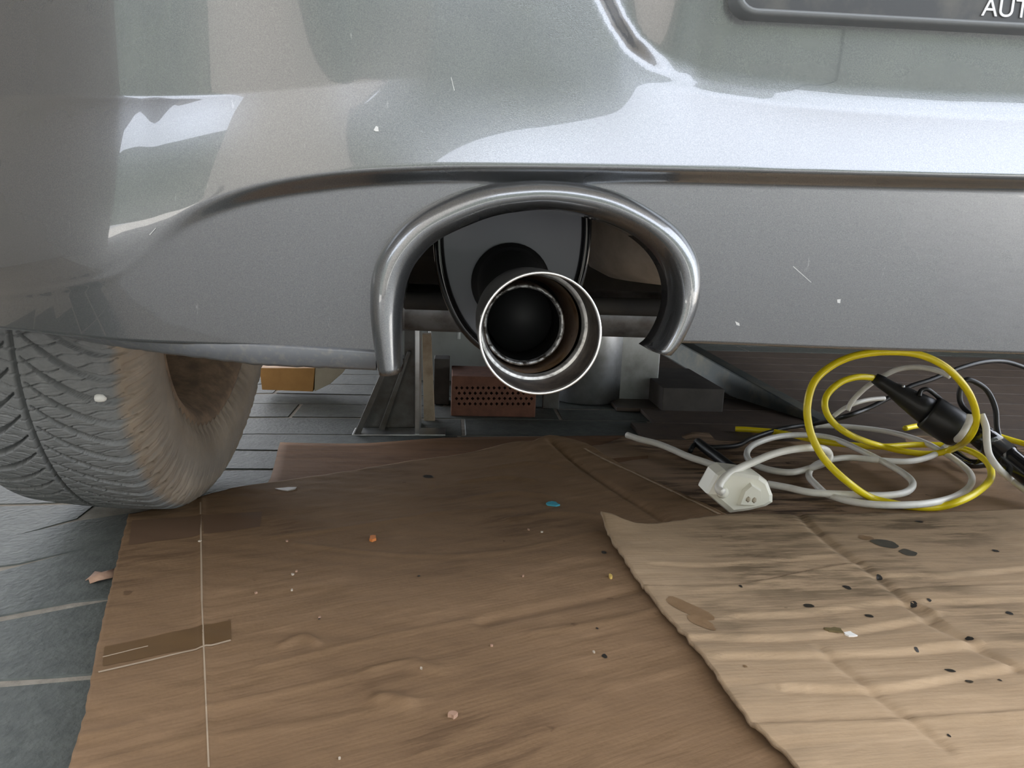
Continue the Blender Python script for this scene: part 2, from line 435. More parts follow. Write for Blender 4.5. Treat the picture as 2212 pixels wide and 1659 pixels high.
def proud(x, z):
    zc, zu = crs(x), upc(x); hb = max(.02, zu-zc)
    a = .0105*sstep(XC1, XC2, x)
    low = -.13*max(0, zc-z) - .6*max(0, .262-z)**1.0*.3
    e = sstep(zc-.007, zc+.004, z)
    q = max(0.0, (z-zc)/hb)
    tl0, tl1 = interp(TX, T0, x), interp(TX, T1, x)
    qq = min(q, 1.0)
    band = a - hb*(tl0*qq + (tl1-tl0)*.5*qq*qq)
    p = lerp(low, band, e) if z < zc+.004 else band
    if q > 1.0:
        up = z-zu
        wl = 1-sstep(XL1, XL2, x); dl = lerp(.020, .005, sstep(XP1, XP2+.03, x)); cs_ = lerp(.10, .02, sstep(XP1, XP2, x))
        p -= lerp(cs_*up+max(-.1, tl1-cs_)*dl*(1-math.exp(-up/dl)), -.02*up, wl)
    d = pocket_d(x, z) if (x > pkx[0]-.03 and z > .36) else -1
    if d > -.004: p += -lerp(.0080, .0012, sstep(XP1, XP2, x))*sstep(-.004, .012, d)+.06*max(0, d-.002)
    return p
def surfB(x, z): return Vector((x, Y0(x)-proud(x, z), z))
# exhaust cut-out: outer and inner border of the surround, on the bumper
AO = [(818, 806), (805, 722), (800, 657), (805, 592), (829, 534), (879, 476), (948, 434), (1035, 403), (1122, 391), (1194, 390), (1266, 398), (1339, 418), (1411, 456), (1465, 497), (1498, 544), (1509, 591), (1507, 642), (1494, 686), (1469, 736), (1447, 764)]
AI = [(868, 802), (868, 722), (869, 667), (878, 613), (897, 570), (937, 526), (991, 496), (1067, 467), (1140, 455), (1194, 454), (1266, 465), (1324, 483), (1375, 508), (1415, 541), (1440, 577), (1453, 617), (1453, 660), (1441, 702), (1420, 740), (1402, 756)]
AOw = resample(crom([onB(*p, .000) for p in AO], 8), 90); AIw = resample(crom([onB(*p, .002) for p in AI], 8), 90)
poly = [(lerp(a.x, b.x, .42), lerp(a.z, b.z, .42)) for a, b in zip(AOw, AIw)]
poly = [(poly[0][0], .1)]+poly+[(poly[-1][0], .1)]
def inside(x, z):
    c = False; n = len(poly); j = n-1
    for i in range(n):
        xi, zi = poly[i]; xj, zj = poly[j]
        if (zi > z) != (zj > z) and x < (xj-xi)*(z-zi)/(zj-zi)+xi: c = not c
        j = i
    return c
def make_bumper():
    xs = []; x = -.60
    while x < 1.40:
        xs.append(x); x += .0036 if -.40 < x < .50 else .012
    NZ = 235; TOP = .64; V = []; nv = NZ+3
    for x in xs:
        zb = bot(x)
        col = []
        for j in range(NZ):
            z = zb+(TOP-zb)*j/(NZ-1); col.append(surfB(x, z))
        b = col[0]
        V += [b+Vector((0, .030, .004)), b+Vector((0, .010, -.001)), b+Vector((0, .002, -.0012))]+col
    fc = []
    for i in range(len(xs)-1):
        for j in range(nv-1):
            f = (i*nv+j, (i+1)*nv+j, (i+1)*nv+j+1, i*nv+j+1)
            c = (V[f[0]]+V[f[2]])*.5
            if inside(c.x, c.z): continue
            fc.append(f)
    return mesh_obj('bumper', V, fc, PAINT)
bumper = car_part(make_bumper())
# lower lip strip left of the exhaust
LT = [(-60, 700), (83, 711), (200, 724), (300, 733), (430, 741), (564, 747), (700, 755), (812, 763)]
LB = [(-60, 702), (83, 716), (200, 738), (268, 749), (400, 767), (564, 786), (700, 792), (812, 797)]
LTw = resample(crom([onB(*p, -.011) for p in LT], 8), 70); LBw = resample(crom([onB(*p, -.018) for p in LB], 8), 70)
V = []
for i, (a, b) in enumerate(zip(LTw, LBw)):
    jz = noise.noise(Vector((i*.7, 0, 0)))*.0008
    V += [a+Vector((0, .012, .004)), a+Vector((0, .002, .001)), a.lerp(b, .06), a.lerp(b, .94), b+Vector((0, 0, jz)), b+Vector((0, .003, -.0015+jz)), b+Vector((0, .022, .002))]
kid(mesh_obj('bumper_lip', V, grid_faces(70, 7), LIP), bumper)['label'] = 'scuffed grey lower lip strip'
# rolled surround of the exhaust opening
V = []; ns = 90
prof = [(0, -.006), (0.0, .0030), (.03, .0062), (.10, .0092), (.22, .0122), (.38, .0142), (.52, .0146), (.68, .0134), (.84, .0098), (.95, .0045), (1, -.001)]
for a, b in zip(AOw, AIw):
    for u, h in prof:
        q = a.lerp(b, u); V.append(q+Vector((0, -h, 0)))
    V += [b+Vector((0, .012, 0)), b+Vector((0, .030, 0)), b.lerp(a, .10)+Vector((0, .030, 0)), b.lerp(a, .10)+Vector((0, .006, 0))]
npf = len(prof)+4
sf = grid_faces(ns, npf, False, True)
sf += [tuple(range(npf)), tuple((ns-1)*npf+k for k in range(npf))]
so = kid(mesh_obj('exhaust_surround', V, sf, PAINT), bumper)
so['label'] = 'rolled rounded rim around the exhaust cut-out'

CHIP = mat('bare_chip', (.52, .52, .51), rough=.5)
def surf_hit(px, py, off):
    d = ray(px, py); t = .5
    for _ in range(30):
        P = EYE+d*t; t += (Y0(P.x)-proud(P.x, P.z)-off-P.y)/d.y*.8
    return EYE+d*t
for px, py, pts in [(813, 279, [(-6, 2), (-1, -7), (4, -5), (5, 5), (-2, 5)]), (1593, 700, [(-5, -6), (4, -2), (5, 4), (-2, 2)]), (1812, 651, [(-4, -4), (4, -5), (3, 4), (-3, 3)]), (978, 183, [(-4, -16), (-3, -16), (4, 12), (3, 13)]), (1735, 592, [(-22, -16), (-21, -17), (18, 18), (17, 18.5)]), (330, 500, [(-8, 7), (-6, 8), (8, -8), (6, -8)])]:
    kid(mesh_obj('paint_chip', [surf_hit(px+a, py+b, .0004) for a, b in pts], [tuple(range(len(pts)))], CHIP, smooth=False), bumper)

# --- plate holder in the pocket
def pk_surface(px, py, off):
    d = ray(px, py); t = .5
    for _ in range(30):
        P = EYE+d*t; t += (Y0(P.x)-proud(P.x, P.z)-off-P.y)/d.y*.8
    return EYE+d*t
BL = pk_surface(1612, 36, .010); BR = pk_surface(2212, 68, .010)
ux = Vector((1, 0, (BR.z-BL.z)/(BR.x-BL.x)*.35)).normalized(); uz = Vector((0, 0, 1))
ux = (BR-BL).normalized()
ph = empty('plate_frame'); car_part(ph)
PW, PH = .52, .115; x0 = BL.x-.009; zb0 = BL.z
def ploc(u, v, w): # u along, v up, w toward the viewer
    return BL+Vector((-.010, 0, 0))+ux*u+uz*v+Vector((0, -w, 0))
def rrect(u0, u1, v0, v1, r, n=6):
    o = []
    for cx, cz, a0 in ((u1-r, v1-r, 0), (u0+r, v1-r, 90), (u0+r, v0+r, 180), (u1-r, v0+r, 270)):
        for k in range(n+1):
            a = math.radians(a0+90*k/n); o.append((cx+r*math.cos(a), cz+r*math.sin(a)))
    return o
o1 = rrect(0, PW, 0, PH, .014); i1 = rrect(.004, PW-.004, .004, PH-.004, .011); 
V = [ploc(u, v, -.014) for u, v in o1]+[ploc(u, v, .004) for u, v in o1]+[ploc(u, v, .007) for u, v in rrect(.002, PW-.002, .002, PH-.002, .012)]+[ploc(u, v, .0045) for u, v in i1]
n1 = len(o1); fcs = []
for r in range(3):
    for k in range(n1):
        a, b = r*n1+k, r*n1+(k+1) % n1; fcs.append((a, b, b+n1, a+n1))
FRAMEM = mat('grey_frame_plastic', (.16, .17, .18), rough=.35)
fr = mesh_obj('frame_rim', V, fcs, FRAMEM, ph)
pb = mesh_obj('plate_board', [ploc(u, v, -.006) for u, v in i1]+[ploc(u, v, .0045) for u, v in i1], [tuple(range(n1)), tuple(range(n1, 2*n1))]+[(k, (k+1) % n1, (k+1) % n1+n1, k+n1) for k in range(n1)], PLATE, ph, smooth=False)
td = bpy.data.curves.new('lettering', 'FONT'); td.body = 'AUT'; td.size = .0160; td.extrude = .0003
to = bpy.data.objects.new('lettering_tmp', td); COL.objects.link(to)
dg = bpy.context.evaluated_depsgraph_get(); me = bpy.data.meshes.new_from_object(to.evaluated_get(dg)); bpy.data.objects.remove(to)
me.name = 'lettering'; me.materials.clear(); me.materials.append(LETTER)
LA = pk_surface(2113, 36, .012)
ny = Vector((0, -1, 0)); M = Matrix(((ux.x, uz.x, ny.x, LA.x), (ux.y, uz.y, ny.y, BL.y+(LA.x-BL.x)/ux.x*ux.y-.0052), (ux.z, uz.z, ny.z, LA.z), (0, 0, 0, 1)))
me.transform(M)
lo_ = bpy.data.objects.new('lettering', me); COL.objects.link(lo_); lo_.parent = ph; lo_['label'] = 'pale grey capital letters AUT'

# --- body shell above (hides the sky from under the car), underbody
bm = bmesh.new(); box_bm(bm, (.39, 2.43, .97), (1.90, 3.80, .64), bev=.03)
car_part(bm_obj('body_shell', bm, PAINT))
bm = bmesh.new(); box_bm(bm, (.40, 2.75, .335), (1.50, 2.6, .03)); box_bm(bm, (.42, 1.02, .455), (1.28, .86, .03))
box_bm(bm, (.40, 1.452, .48), (1.50, .02, .31)); box_bm(bm, (-.236, 1.03, .49), (.012, .86, .33)); box_bm(bm, (.39, .60, .56), (1.2, .02, .18))
box_bm(bm, (.40, 1.40, .30), (1.28, .36, .085), bev=.02)
car_part(bm_obj('underbody', bm, UNDER))
# spare wheel well: a dusty steel tub
prof = [(.0, .29), (-.06, .288), (-.105, .282), (-.128, .270), (-.140, .245), (-.143, .10), (-.143, .001)]
car_part(lathe('spare_wheel_well', prof, (.455, 1.0, .452), (0, 0, 1), WELL, n=72), 'dusty pale spare wheel tub')
# rear axle beam
car_part(tube('rear_axle', [(-.28, 1.0, .268), (0, .99, .266), (.4, .985, .266), (1.05, 1.0, .266)], .030, AXLE, n=20))
car_part(tube('stabiliser_bar', [(-.22, .93, .280), (.3, .92, .282), (1.0, .93, .282)], .011, UNDER, n=12))

# --- wheel
WC = Vector((-.3826, 1.0155, 0.0)); TR = .3122; CAMB = -.0675
WC.z = TR+.004
wn = Vector((1, -.004, math.sin(CAMB))).normalized(); wf = Vector((0, 1, 0)); wf = (wf-wn*wf.dot(wn)).normalized(); wu = wn.cross(wf)
if wu.z < 0: wu = -wu
wheel = empty('wheel'); car_part(wheel)
def wpt(wl, th, r):  # th measured from straight down, towards the rear (negative Y)
    return WC+wn*wl+(-wu*math.cos(th)-wf*math.sin(th))*r
def tyre_profile():
    """(w, r, kind) outer section from one bead to the other"""
    P = []
    side = [(.079, .2085), (.0885, .2095), (.0955, .218), (.1005, .234), (.1020, .250), (.1005, .266), (.0965, .281), (.0920, .2915)]
    P += [(-a, b) for a, b in side]
    m = 168
    for i in range(m+1):
        wl = -.0885+.177*i/m; e = abs(wl)
        r = TR-.0045*(e/.085)**2-.010*max(0, (e-.070)/.0185)**2*.9
        P.append((wl, r))
    P += [(a, b) for a, b in side[::-1]]
    return P
TP = tyre_profile()
ths = []; t = math.radians(-14)
while t < math.radians(98): ths.append(t); t += .0009/TR*1.0
while t < math.radians(346)-.008: ths.append(t); t += .0045/TR
def groove_depth(w, s):
    e = abs(w); tn = e/.085; d = 0.0
    if e < .0024: return .0080*(1-sstep(.0018, .0024, e))+0.0
    P = .0262; sh = 0.0 if w > 0 else P*.5
    if tn > .07:
        sg = -.052*(1-(1-min(tn, 1.0))**2)
        ph_ = ((s+sh-sg)/P) % 1.0; ph_ = ph_ if ph_ < .5 else ph_-1.0
        slope = .052*2*(1-min(tn, 1.0))/.085
        dist = abs(ph_)*P/math.sqrt(1+slope*slope)
        hw = .0008+.0026*sstep(.05, .50, tn)
        d = max(d, .0080*(1-sstep(hw*.85, hw*1.1+.0002, dist)))
    if tn < 1.02:
        P2 = P*.5; ph_ = ((s+sh-.24*e+.0012*math.sin(e*260))/P2) % 1.0; ph_ = ph_ if ph_ < .5 else ph_-1.0
        dist = abs(ph_)*P2; hw = .0006 if (tn < .45) else .00045
        d = max(d, .0040*(1-sstep(hw*.7, hw*1.5, dist)))
        P3 = P/4.0; ph_ = ((s+sh+.003-.24*e)/P3) % 1.0; ph_ = ph_ if ph_ < .5 else ph_-1.0
        if .1 < tn < .9: d = max(d, .0007*(1-sstep(.0002, .0006, abs(ph_)*P3)))
    return d
V = []; GA = []; DA = []
npv = len(TP)
for th in ths:
    s = th*TR; coarse = not (math.radians(-14) <= th <= math.radians(98))
    for (wl, r) in TP:
        g = 0.0; dirt = sstep(.078, .088, abs(wl))
        if abs(wl) <= .0885:
            d = groove_depth(wl, s); g = min(1, d/.0022); r2 = r-d
        else:
            r2 = r
            P = .0262
            if .276 < r < .295:
                ph_ = ((s+(0 if wl > 0 else P*.5))/P+.02) % 1.0
                r2 = r; lug = sstep(.0, .10, ph_)*(1-sstep(.78, .9, ph_))
                wl = wl+math.copysign(.0034*lug-.0017, wl); pk_ = sstep(.15, .3, ph_)*(1-sstep(.45, .6, ph_)) if .279 < r < .293 else 0.0; wl -= math.copysign(.0045*pk_, wl)
            if .240 < r < .275: dirt = .78
            dirt *= .92
        V.append(wpt(wl, th, r2)); GA.append(g); DA.append(dirt)
tf = grid_faces(len(ths), npv, True, False)
ty = mesh_obj('tyre', V, tf, RUBBER, wheel)
at = ty.data.attributes.new('dirt', 'FLOAT', 'POINT'); at.data.foreach_set('value', DA)
ty['label'] = 'grey winter tyre with directional V grooves and muddy shoulder'
rp = [(-.082, .205), (-.080, .197), (-.074, .190), (-.060, .182), (0.0, .170), (.055, .178), (.070, .188), (.077, .193), (.081, .197), (.083, .205), (.0865, .2075), (.0885, .203), (.0885, .197), (.083, .189), (.074, .184), (.058, .174), (.0, .165), (-.03, .160), (-.036, .12), (-.03, .08), (-.030, .001)]
lathe('rim', rp, WC, wn, RIM, wheel, n=220)
bp = [(-.02, .001), (-.02, .112), (.0, .122), (.040, .122), (.052, .115), (.054, .06), (.058, .045), (.075, .04), (.078, .001)]
lathe('brake_drum', bp, WC, wn, RIM, wheel, n=64)
# pebble stuck in a groove
d = ray(217, 846); best = None
for th in [i*.002 for i in range(120, 620)]:
    q = wpt(.046, th, TR); e = (q-EYE).normalized().dot(d.normalized())
    if best is None or e > best[0]: best = (e, th)
bth = best[1]; wls = [(.02+.0005*i) for i in range(120)]
bw = max(wls, key=lambda a: (wpt(a, bth, TR)-EYE).normalized().dot(d.normalized()))
PB = wpt(bw, bth, TR-.001)
def blob(name, c, rx, ry, rz, m, seed=0, sub=2, amp=.25, parent=None, rot=0):
    bm = bmesh.new(); bmesh.ops.create_icosphere(bm, subdivisions=sub, radius=1.0)
    for v in bm.verts:
        k = 1+amp*noise.noise(v.co*1.3+Vector((seed*3.1, 0, 0))); v.co = Vector((v.co.x*rx*k, v.co.y*ry*k, v.co.z*rz*k))
    bmesh.ops.rotate(bm, verts=bm.verts, matrix=Matrix.Rotation(rot, 3, 'Z')); bmesh.ops.translate(bm, verts=bm.verts, vec=c)
    return bm_obj(name, bm, m, parent, smooth=True)
tag(blob('pebble', PB, .0055, .004, .0042, WCHIP, 2), 'small white pebble stuck in a groove of the tyre tread', 'pebble')

# --- exhaust
TC = onD(1168, 722, .492)
ex = empty('exhaust'); car_part(ex)
AX = Vector((-.02, 1, .015)).normalized()
ro = .0396
prof = [(0, ro-.0013), (-.0006, ro-.0006), (0, ro), (.012, ro), (.05, ro-.0006), (.080, ro-.002), (.092, ro-.006), (.100, .0300)]
lathe('exhaust_tip', prof[2:], TC, AX, TIPOUT, ex, n=96)
lathe('tip_rim', [(.0022, ro-.0017), (.0, ro-.0015), (-.0007, ro-.0009), (-.0007, ro-.0002), (.0, ro+.0002), (.0022, ro+.0003)], TC, AX, STEELBRIGHT, ex, n=128, closed=False)['label'] = 'bright polished rim of the tip'
lathe('tip_inner_wall', [(.0005, ro-.0016), (.02, ro-.0018), (.036, ro-.0020)], TC, AX, TIP, ex, n=96)
STEPM = mat('scuffed_step_steel', (.50, .49, .47), rough=.42, metal=.8, var=((.16, .15, .14), 140, .45, .7))
lathe('step_ring', [(.036, ro-.0018), (.0365, ro-.0038), (.0372, ro-.0044), (.041, ro-.0054)], TC, AX, STEPM, ex, n=96)
lathe('tip_liner', [(.041, ro-.0054), (.052, ro-.0058), (.064, .0335), (.074, .0315), (.084, .0290)], TC+Vector((-.002, 0, .0004)), AX, LINER, ex, n=96)
def jit(i, a, r, s):
    k = noise.noise(Vector((math.cos(a)*4, math.sin(a)*4, i*.3))); k2 = noise.noise(Vector((math.cos(a)*14, math.sin(a)*14, i)))
    edge = 1.0 if i in (1, 2, 3) else .25
    return r+edge*(.0005*k+.0005*k2), s+edge*(.0012*k+.0009*k2)
PC = TC+Vector((-.0052, 0, -.0012))
lathe('inner_pipe', [(.085, .0290), (.052, .0290), (.0485, .0286), (.0480, .0272), (.0495, .0262), (.053, .0258)], PC, AX, BURNT, ex, n=120, jit=jit)['label'] = 'burnt ragged end of the inner pipe'
lathe('pipe_bore', [(.053, .0258), (.09, .0254), (.13, .0246), (.131, .001)], PC, AX, SOOT, ex, n=64)
MD = .655
MC = onD(1108, 505, MD)
MA, MB_ = 168*MD/F, 270*MD/F
PE = onD(1104, 612, MD)
ptp = crom([TC+AX*.088, TC+AX*.11, TC.lerp(PE, .62)+Vector((0, .02, -.010)), PE+Vector((0, -.012, 0)), PE+Vector((0, .02, .002))], 8)
tube('tail_pipe', ptp, .0290, PIPEB, ex, n=28)
lathe('pipe_collar', [(-.020, .0282), (-.010, .0290), (-.002, .0310), (.003, .0340)], PE, (0, 1, 0), PIPEB, ex, n=40)
V = []; nn = 96
mp = [(.0, .001, 0), (.0, .5, 0), (.0, .90, 0), (-.001, .945, 0)]
for s, k, _ in mp:
    for i in range(nn):
        a = 2*PI*i/nn; V.append(MC+Vector((math.cos(a)*MA*k, s, math.sin(a)*MB_*k)))
mesh_obj('end_plate', V, grid_faces(len(mp), nn, False, True), MUFF, ex)
V = []
for i in range(nn):
    a = 2*PI*i/nn; c, s = math.cos(a), math.sin(a)
    for k in range(12):
        b = 2*PI*k/12; e = .0046
        V.append(MC+Vector((c*(MA-.003+e*math.cos(b)), -.001+e*1.3*math.sin(b), s*(MB_-.003+e*math.cos(b)))))
mesh_obj('seam_bead', V, grid_faces(nn, 12, True, True), BGLOSS, ex)
V = []
for yy, k in ((.0, .985), (.02, .985), (.30, .985), (.32, .90), (.32, .01)):
    for i in range(nn):
        a = 2*PI*i/nn; V.append(MC+Vector((math.cos(a)*MA*k, yy, math.sin(a)*MB_*k)))
mesh_obj('muffler', V, grid_faces(5, nn, False, True), MUFF, ex)

# ------------------------------------------------------------------ cardboard sheets
def coons(top, bottom, left, right, nu, nv):
    """boundaries as lists of Vectors; u along top, v from top to bottom"""
    T = resample(top, nu); B = resample(bottom, nu); L = resample(left, nv); R = resample(right, nv); out = []
    for i in range(nu):
        u = i/(nu-1)
        for j in range(nv):
            v = j/(nv-1)
            out.append((1-v)*T[i]+v*B[i]+(1-u)*L[j]+u*R[j]-((1-u)*(1-v)*T[0]+u*(1-v)*T[-1]+(1-u)*v*B[0]+u*v*B[-1]))
    return out
def seg_d(x, y, pl):
    best = 1e9; sg = 1
    for i in range(len(pl)-1):
        ax, ay, bx, by = pl[i].x, pl[i].y, pl[i+1].x, pl[i+1].y; ux_, uy_ = bx-ax, by-ay
        t = max(0, min(1, ((x-ax)*ux_+(y-ay)*uy_)/(ux_*ux_+uy_*uy_+1e-12))); dx, dy = x-ax-t*ux_, y-ay-t*uy_
        d = dx*dx+dy*dy
        if d < best: best = d; sg = 1 if ux_*dy-uy_*dx > 0 else -1
    return math.sqrt(best), sg
def sheet(name, top, bottom, left, right, nu, nv, z0, hfun, m, thick=.0038, edge=.0008, seed=0):
    g = lambda P: [onZ(a, b, z0) for a, b in P]
    tw, bw_, lw, rw = (crom(g(q), 6) for q in (top, bottom, left, right))
    W = coons(tw, bw_, lw, rw, nu, nv)
    for i in range(nu):
        for j in range(nv):
            p = W[i*nv+j]
            if i in (0, nu-1) or j in (0, nv-1):
                k = noise.noise(Vector((p.x*90+seed, p.y*90, 0)))*edge; p.x += k; p.y += noise.noise(Vector((p.x*90, p.y*90, 5+seed)))*edge
            p.z = z0+hfun(p.x, p.y, i/(nu-1), j/(nv-1))
    n = nu*nv
    V = W+[p-Vector((0, 0, thick)) for p in W]
    fc = grid_faces(nu, nv); fc += [tuple(n+a for a in reversed(f)) for f in fc]
    mi = [0]*len(fc)
    ring = [(i*nv) for i in range(nu)]+[((nu-1)*nv+j) for j in range(1, nv)]+[(i*nv+nv-1) for i in range(nu-2, -1, -1)]+[j for j in range(nv-2, 0, -1)]
    for k in range(len(ring)):
        a, b = ring[k], ring[(k+1) % len(ring)]; fc.append((a, b, b+n, a+n)); mi.append(1)
    return mesh_obj(name, V, fc, [m, CARDEDGE], None, mi=mi)
def crease_set(lst, z0):
    o = []
    for pts, amp, wd, kind in lst: o.append((crom([onZ(a, b, z0) for a, b in pts], 5), amp*1.5, wd, kind))
    return o
def crease_h(cs, x, y):
    h = 0.0
    for pl, amp, wd, kind in cs:
        x0, x1 = min(p.x for p in pl)-.03, max(p.x for p in pl)+.03
        if not (x0 < x < x1): continue
        d, s = seg_d(x, y, pl)
        if d > wd*4: continue
        if kind == 0: h += amp*math.exp(-(d/wd)**2)
        else: h += amp*s*math.exp(-d/(wd*1.6))*(1-math.exp(-(d/(wd*.35))**2))
    return h
# D: dark piece lying behind
D = sheet('cardboard_sheet', [(605, 956), (700, 958), (800, 957), (960, 945), (1150, 942), (1400, 940)], [(560, 1075), (760, 1060), (1000, 1040), (1400, 1030)], [(605, 956), (596, 990), (585, 1030), (560, 1075)], [(1400, 940), (1400, 1030)], 40, 14, .005,
          lambda x, y, u, v: .001*noise.noise(Vector((x*5, y*5, 0))), CARDD, seed=1)
tag(D, 'dark reddish brown cardboard piece lying behind the large sheet under the car', 'cardboard')
# C: scuffed sheet under the cords
csC = crease_set([([(1280, 1000), (1420, 985), (1560, 1000)], -.003, .012, 0), ([(1800, 1010), (2000, 1000), (2212, 1005)], .002, .008, 0), ([(2100, 1060), (2260, 1090)], -.003, .01, 0)], .006)
C_ = sheet('cardboard_sheet', [(1180, 975), (1290, 962), (1352, 948), (1460, 944), (1600, 930), (1900, 915), (2450, 905)], [(1300, 1160), (1600, 1170), (2000, 1170), (2600, 1160)], [(1180, 975), (1300, 1160)], [(2450, 905), (2600, 1160)], 150, 50, .007,
           lambda x, y, u, v: .0018*noise.noise(Vector((x*6, y*8, 2)))+crease_h(csC, x, y)+.006*(1-v)**6*max(0, noise.noise(Vector((x*14, 0, 4))))*2, CARDC, seed=2, edge=.004)
tag(C_, 'scuffed stained cardboard sheet under the tangled cords', 'cardboard')
# A: large brown sheet
zA = .016
csA = crease_set([
    ([(436, 1078), (437, 1300), (443, 1450), (452, 1665), (462, 1900)], .0012, .0035, 0),
    ([(1190, 968), (1260, 1010), (1340, 1062), (1425, 1115), (1500, 1165)], -.0035, .007, 0),
    ([(590, 1160), (800, 1132), (960, 1105), (1100, 1098)], .0010, .004, 0),
    ([(640, 1175), (900, 1200), (1100, 1188), (1290, 1148)], .0012, .004, 0),
    ([(1040, 1345), (1200, 1310), (1430, 1262)], -.0020, .008, 0),
    ([(1150, 1370), (1300, 1345), (1440, 1312)], .0016, .004, 0),
    ([(560, 1440), (800, 1385), (1000, 1345), (1040, 1335)], .0010, .0035, 0),
    ([(440, 1530), (700, 1475), (900, 1430)], .0012, .0035, 0),
    ([(480, 1590), (750, 1545), (930, 1510)], .0009, .003, 0),
    ([(1310, 1480), (1480, 1440), (1560, 1420)], .0008, .004, 0),
    ([(1000, 1040), (1080, 1030), (1150, 1036)], .0020, .006, 0), ([(1020, 1075), (1110, 1062), (1180, 1068)], .0018, .006, 0),
    ([(1060, 1010), (1140, 1000), (1200, 1008)], .0018, .006, 0), ([(1100, 1120), (1200, 1105), (1290, 1112)], .0014, .006, 0),
    ([(610, 1395), (655, 1375), (685, 1390)], .0018, .004, 0), ([(820, 1510), (850, 1512), (880, 1520)], .003, .007, 0), ([(800, 1450), (880, 1440), (950, 1450)], .0014, .006, 0),
    ([(180, 1660), (300, 1620), (440, 1590)], .0008, .003, 0), ([(170, 1590), (230, 1580), (300, 1560)], .0010, .004, 0)], zA)
def hA(x, y, u, v):
    h = .0028*noise.noise(Vector((x*3.5, y*4, 1)))+.0009*noise.noise(Vector((x*10, y*55+x*8, 1)))+crease_h(csA, x, y)
    h += .016*math.exp(-((u-.90)/.12)**2)*math.exp(-(v/.08)**2)
    return h
A_ = sheet('cardboard_sheet', [(278, 1110), (350, 1096), (430, 1074), (520, 1050), (620, 1036), (740, 1020), (870, 998), (1000, 980), (1060, 970), (1110, 964), (1150, 968), (1190, 958), (1265, 966)],
           [(95, 1900), (700, 1900), (1400, 1900), (2050, 1900)], [(278, 1110), (240, 1265), (205, 1420), (180, 1550), (148, 1659), (95, 1900)],
           [(1265, 966), (1350, 1008), (1460, 1060), (1565, 1110), (1700, 1190), (1850, 1400), (2050, 1900)], 300, 190, zA, hA, CARDA, seed=3, edge=.0010)
tag(A_, 'large brown cardboard sheet with a long scored fold and tape strips, touching the tyre', 'cardboard')
def on_sheet(px, py, z=.016): return onZ(px, py, z)
# B: pale sheet on top at the right
zB = .024
csB = crease_set([
    ([(1725, 1112), (1790, 1172), (1900, 1248), (2000, 1335), (2090, 1385), (2190, 1442)], -.0022, .006, 0),
    ([(1400, 1262), (1600, 1258), (1780, 1225), (1850, 1215)], -.0020, .005, 1), ([(1420, 1215), (1560, 1218), (1800, 1200)], .0012, .004, 1),
    ([(1600, 1330), (1750, 1322), (1950, 1300), (2020, 1330)], .0018, .005, 1), ([(1480, 1375), (1700, 1378), (1880, 1358), (2020, 1330)], .0020, .005, 1),
    ([(1900, 1242), (2050, 1240), (2230, 1222)], .0016, .005, 1), ([(1560, 1420), (1750, 1418), (1950, 1410), (2110, 1390)], .0016, .005, 1),
    ([(1700, 1490), (1900, 1495), (2050, 1470), (2180, 1445)], .0020, .005, 1), ([(1650, 1565), (1850, 1562), (1990, 1555), (2212, 1540)], -.0022, .005, 1),
    ([(1770, 1400), (1870, 1490), (1960, 1560), (2040, 1620)], -.0014, .005, 0), ([(2000, 1300), (2100, 1296), (2230, 1290)], .0016, .005, 1),
    ([(1950, 1270), (2100, 1262), (2230, 1256)], -.0014, .005, 1), ([(2010, 1400), (2120, 1395), (2230, 1388)], .0014, .005, 1)], zB)
def hB(x, y, u, v):
    h = .0030*noise.noise(Vector((x*4, y*5, 7)))+.0010*noise.noise(Vector((x*7, y*50, 3)))+crease_h(csB, x, y)
    h += .010*math.exp(-(u/.035)**2)*math.exp(-(v/.05)**2)
    return h
B_ = sheet('cardboard_sheet', [(1297, 1122), (1400, 1132), (1560, 1113), (1720, 1112), (1950, 1108), (2212, 1102), (2700, 1100)],
           [(1850, 1830), (2300, 1830), (3000, 1830)], [(1297, 1122), (1312, 1150), (1345, 1200), (1400, 1275), (1445, 1330), (1510, 1405), (1590, 1520), (1650, 1588), (1700, 1630), (1728, 1665), (1850, 1830)],
           [(2700, 1100), (2850, 1400), (3000, 1830)], 230, 170, zB, hB, CARDB, seed=4, edge=.0022)
tag(B_, 'pale crumpled cardboard sheet with oil spots lying on top', 'cardboard')

# tape strips and stains are parts of their sheets: thin patches that follow the sheet below
from mathutils.bvhtree import BVHTree
def bvh(o):
    me = o.data; return BVHTree.FromPolygons([v.co.copy() for v in me.vertices], [tuple(p.vertices) for p in me.polygons])
BV = {o.name: bvh(o) for o in (A_, B_, C_, D)}
def hit(o, px, py):
    r = BV[o.name].ray_cast(EYE, ray(px, py).normalized()); return r[0]
def drop(o, x, y):
    r = BV[o.name].ray_cast(Vector((x, y, .3)), Vector((0, 0, -1))); return r[0].z if r[0] else None
def patch(name, o, pts, m, lift=.0005, nu=26, nv=8, parent=True):
    """quad patch from 4 picture corners, laid on the sheet"""
    c = [hit(o, *p) for p in pts]
    V = []
    for i in range(nu):
        for j in range(nv):
            u, v = i/(nu-1), j/(nv-1); q = (c[0].lerp(c[1], u)).lerp(c[3].lerp(c[2], u), v)
            z = drop(o, q.x, q.y); V.append(Vector((q.x, q.y, (z if z else q.z)+lift)))
    return mesh_obj(name, V, grid_faces(nu, nv), m, o if parent else None)
patch('tape_strip', A_, [(226, 1398), (498, 1340), (500, 1382), (222, 1440)], TAPE)['label'] = 'shiny brown packing tape'
patch('tape_strip', A_, [(285, 1125), (566, 1106), (562, 1138), (278, 1178)], TAPED)['label'] = 'dull dark packing tape'
patch('tape_edge', A_, [(212, 1452), (498, 1383), (499, 1386), (213, 1455)], SCORE, .0008, nv=2)
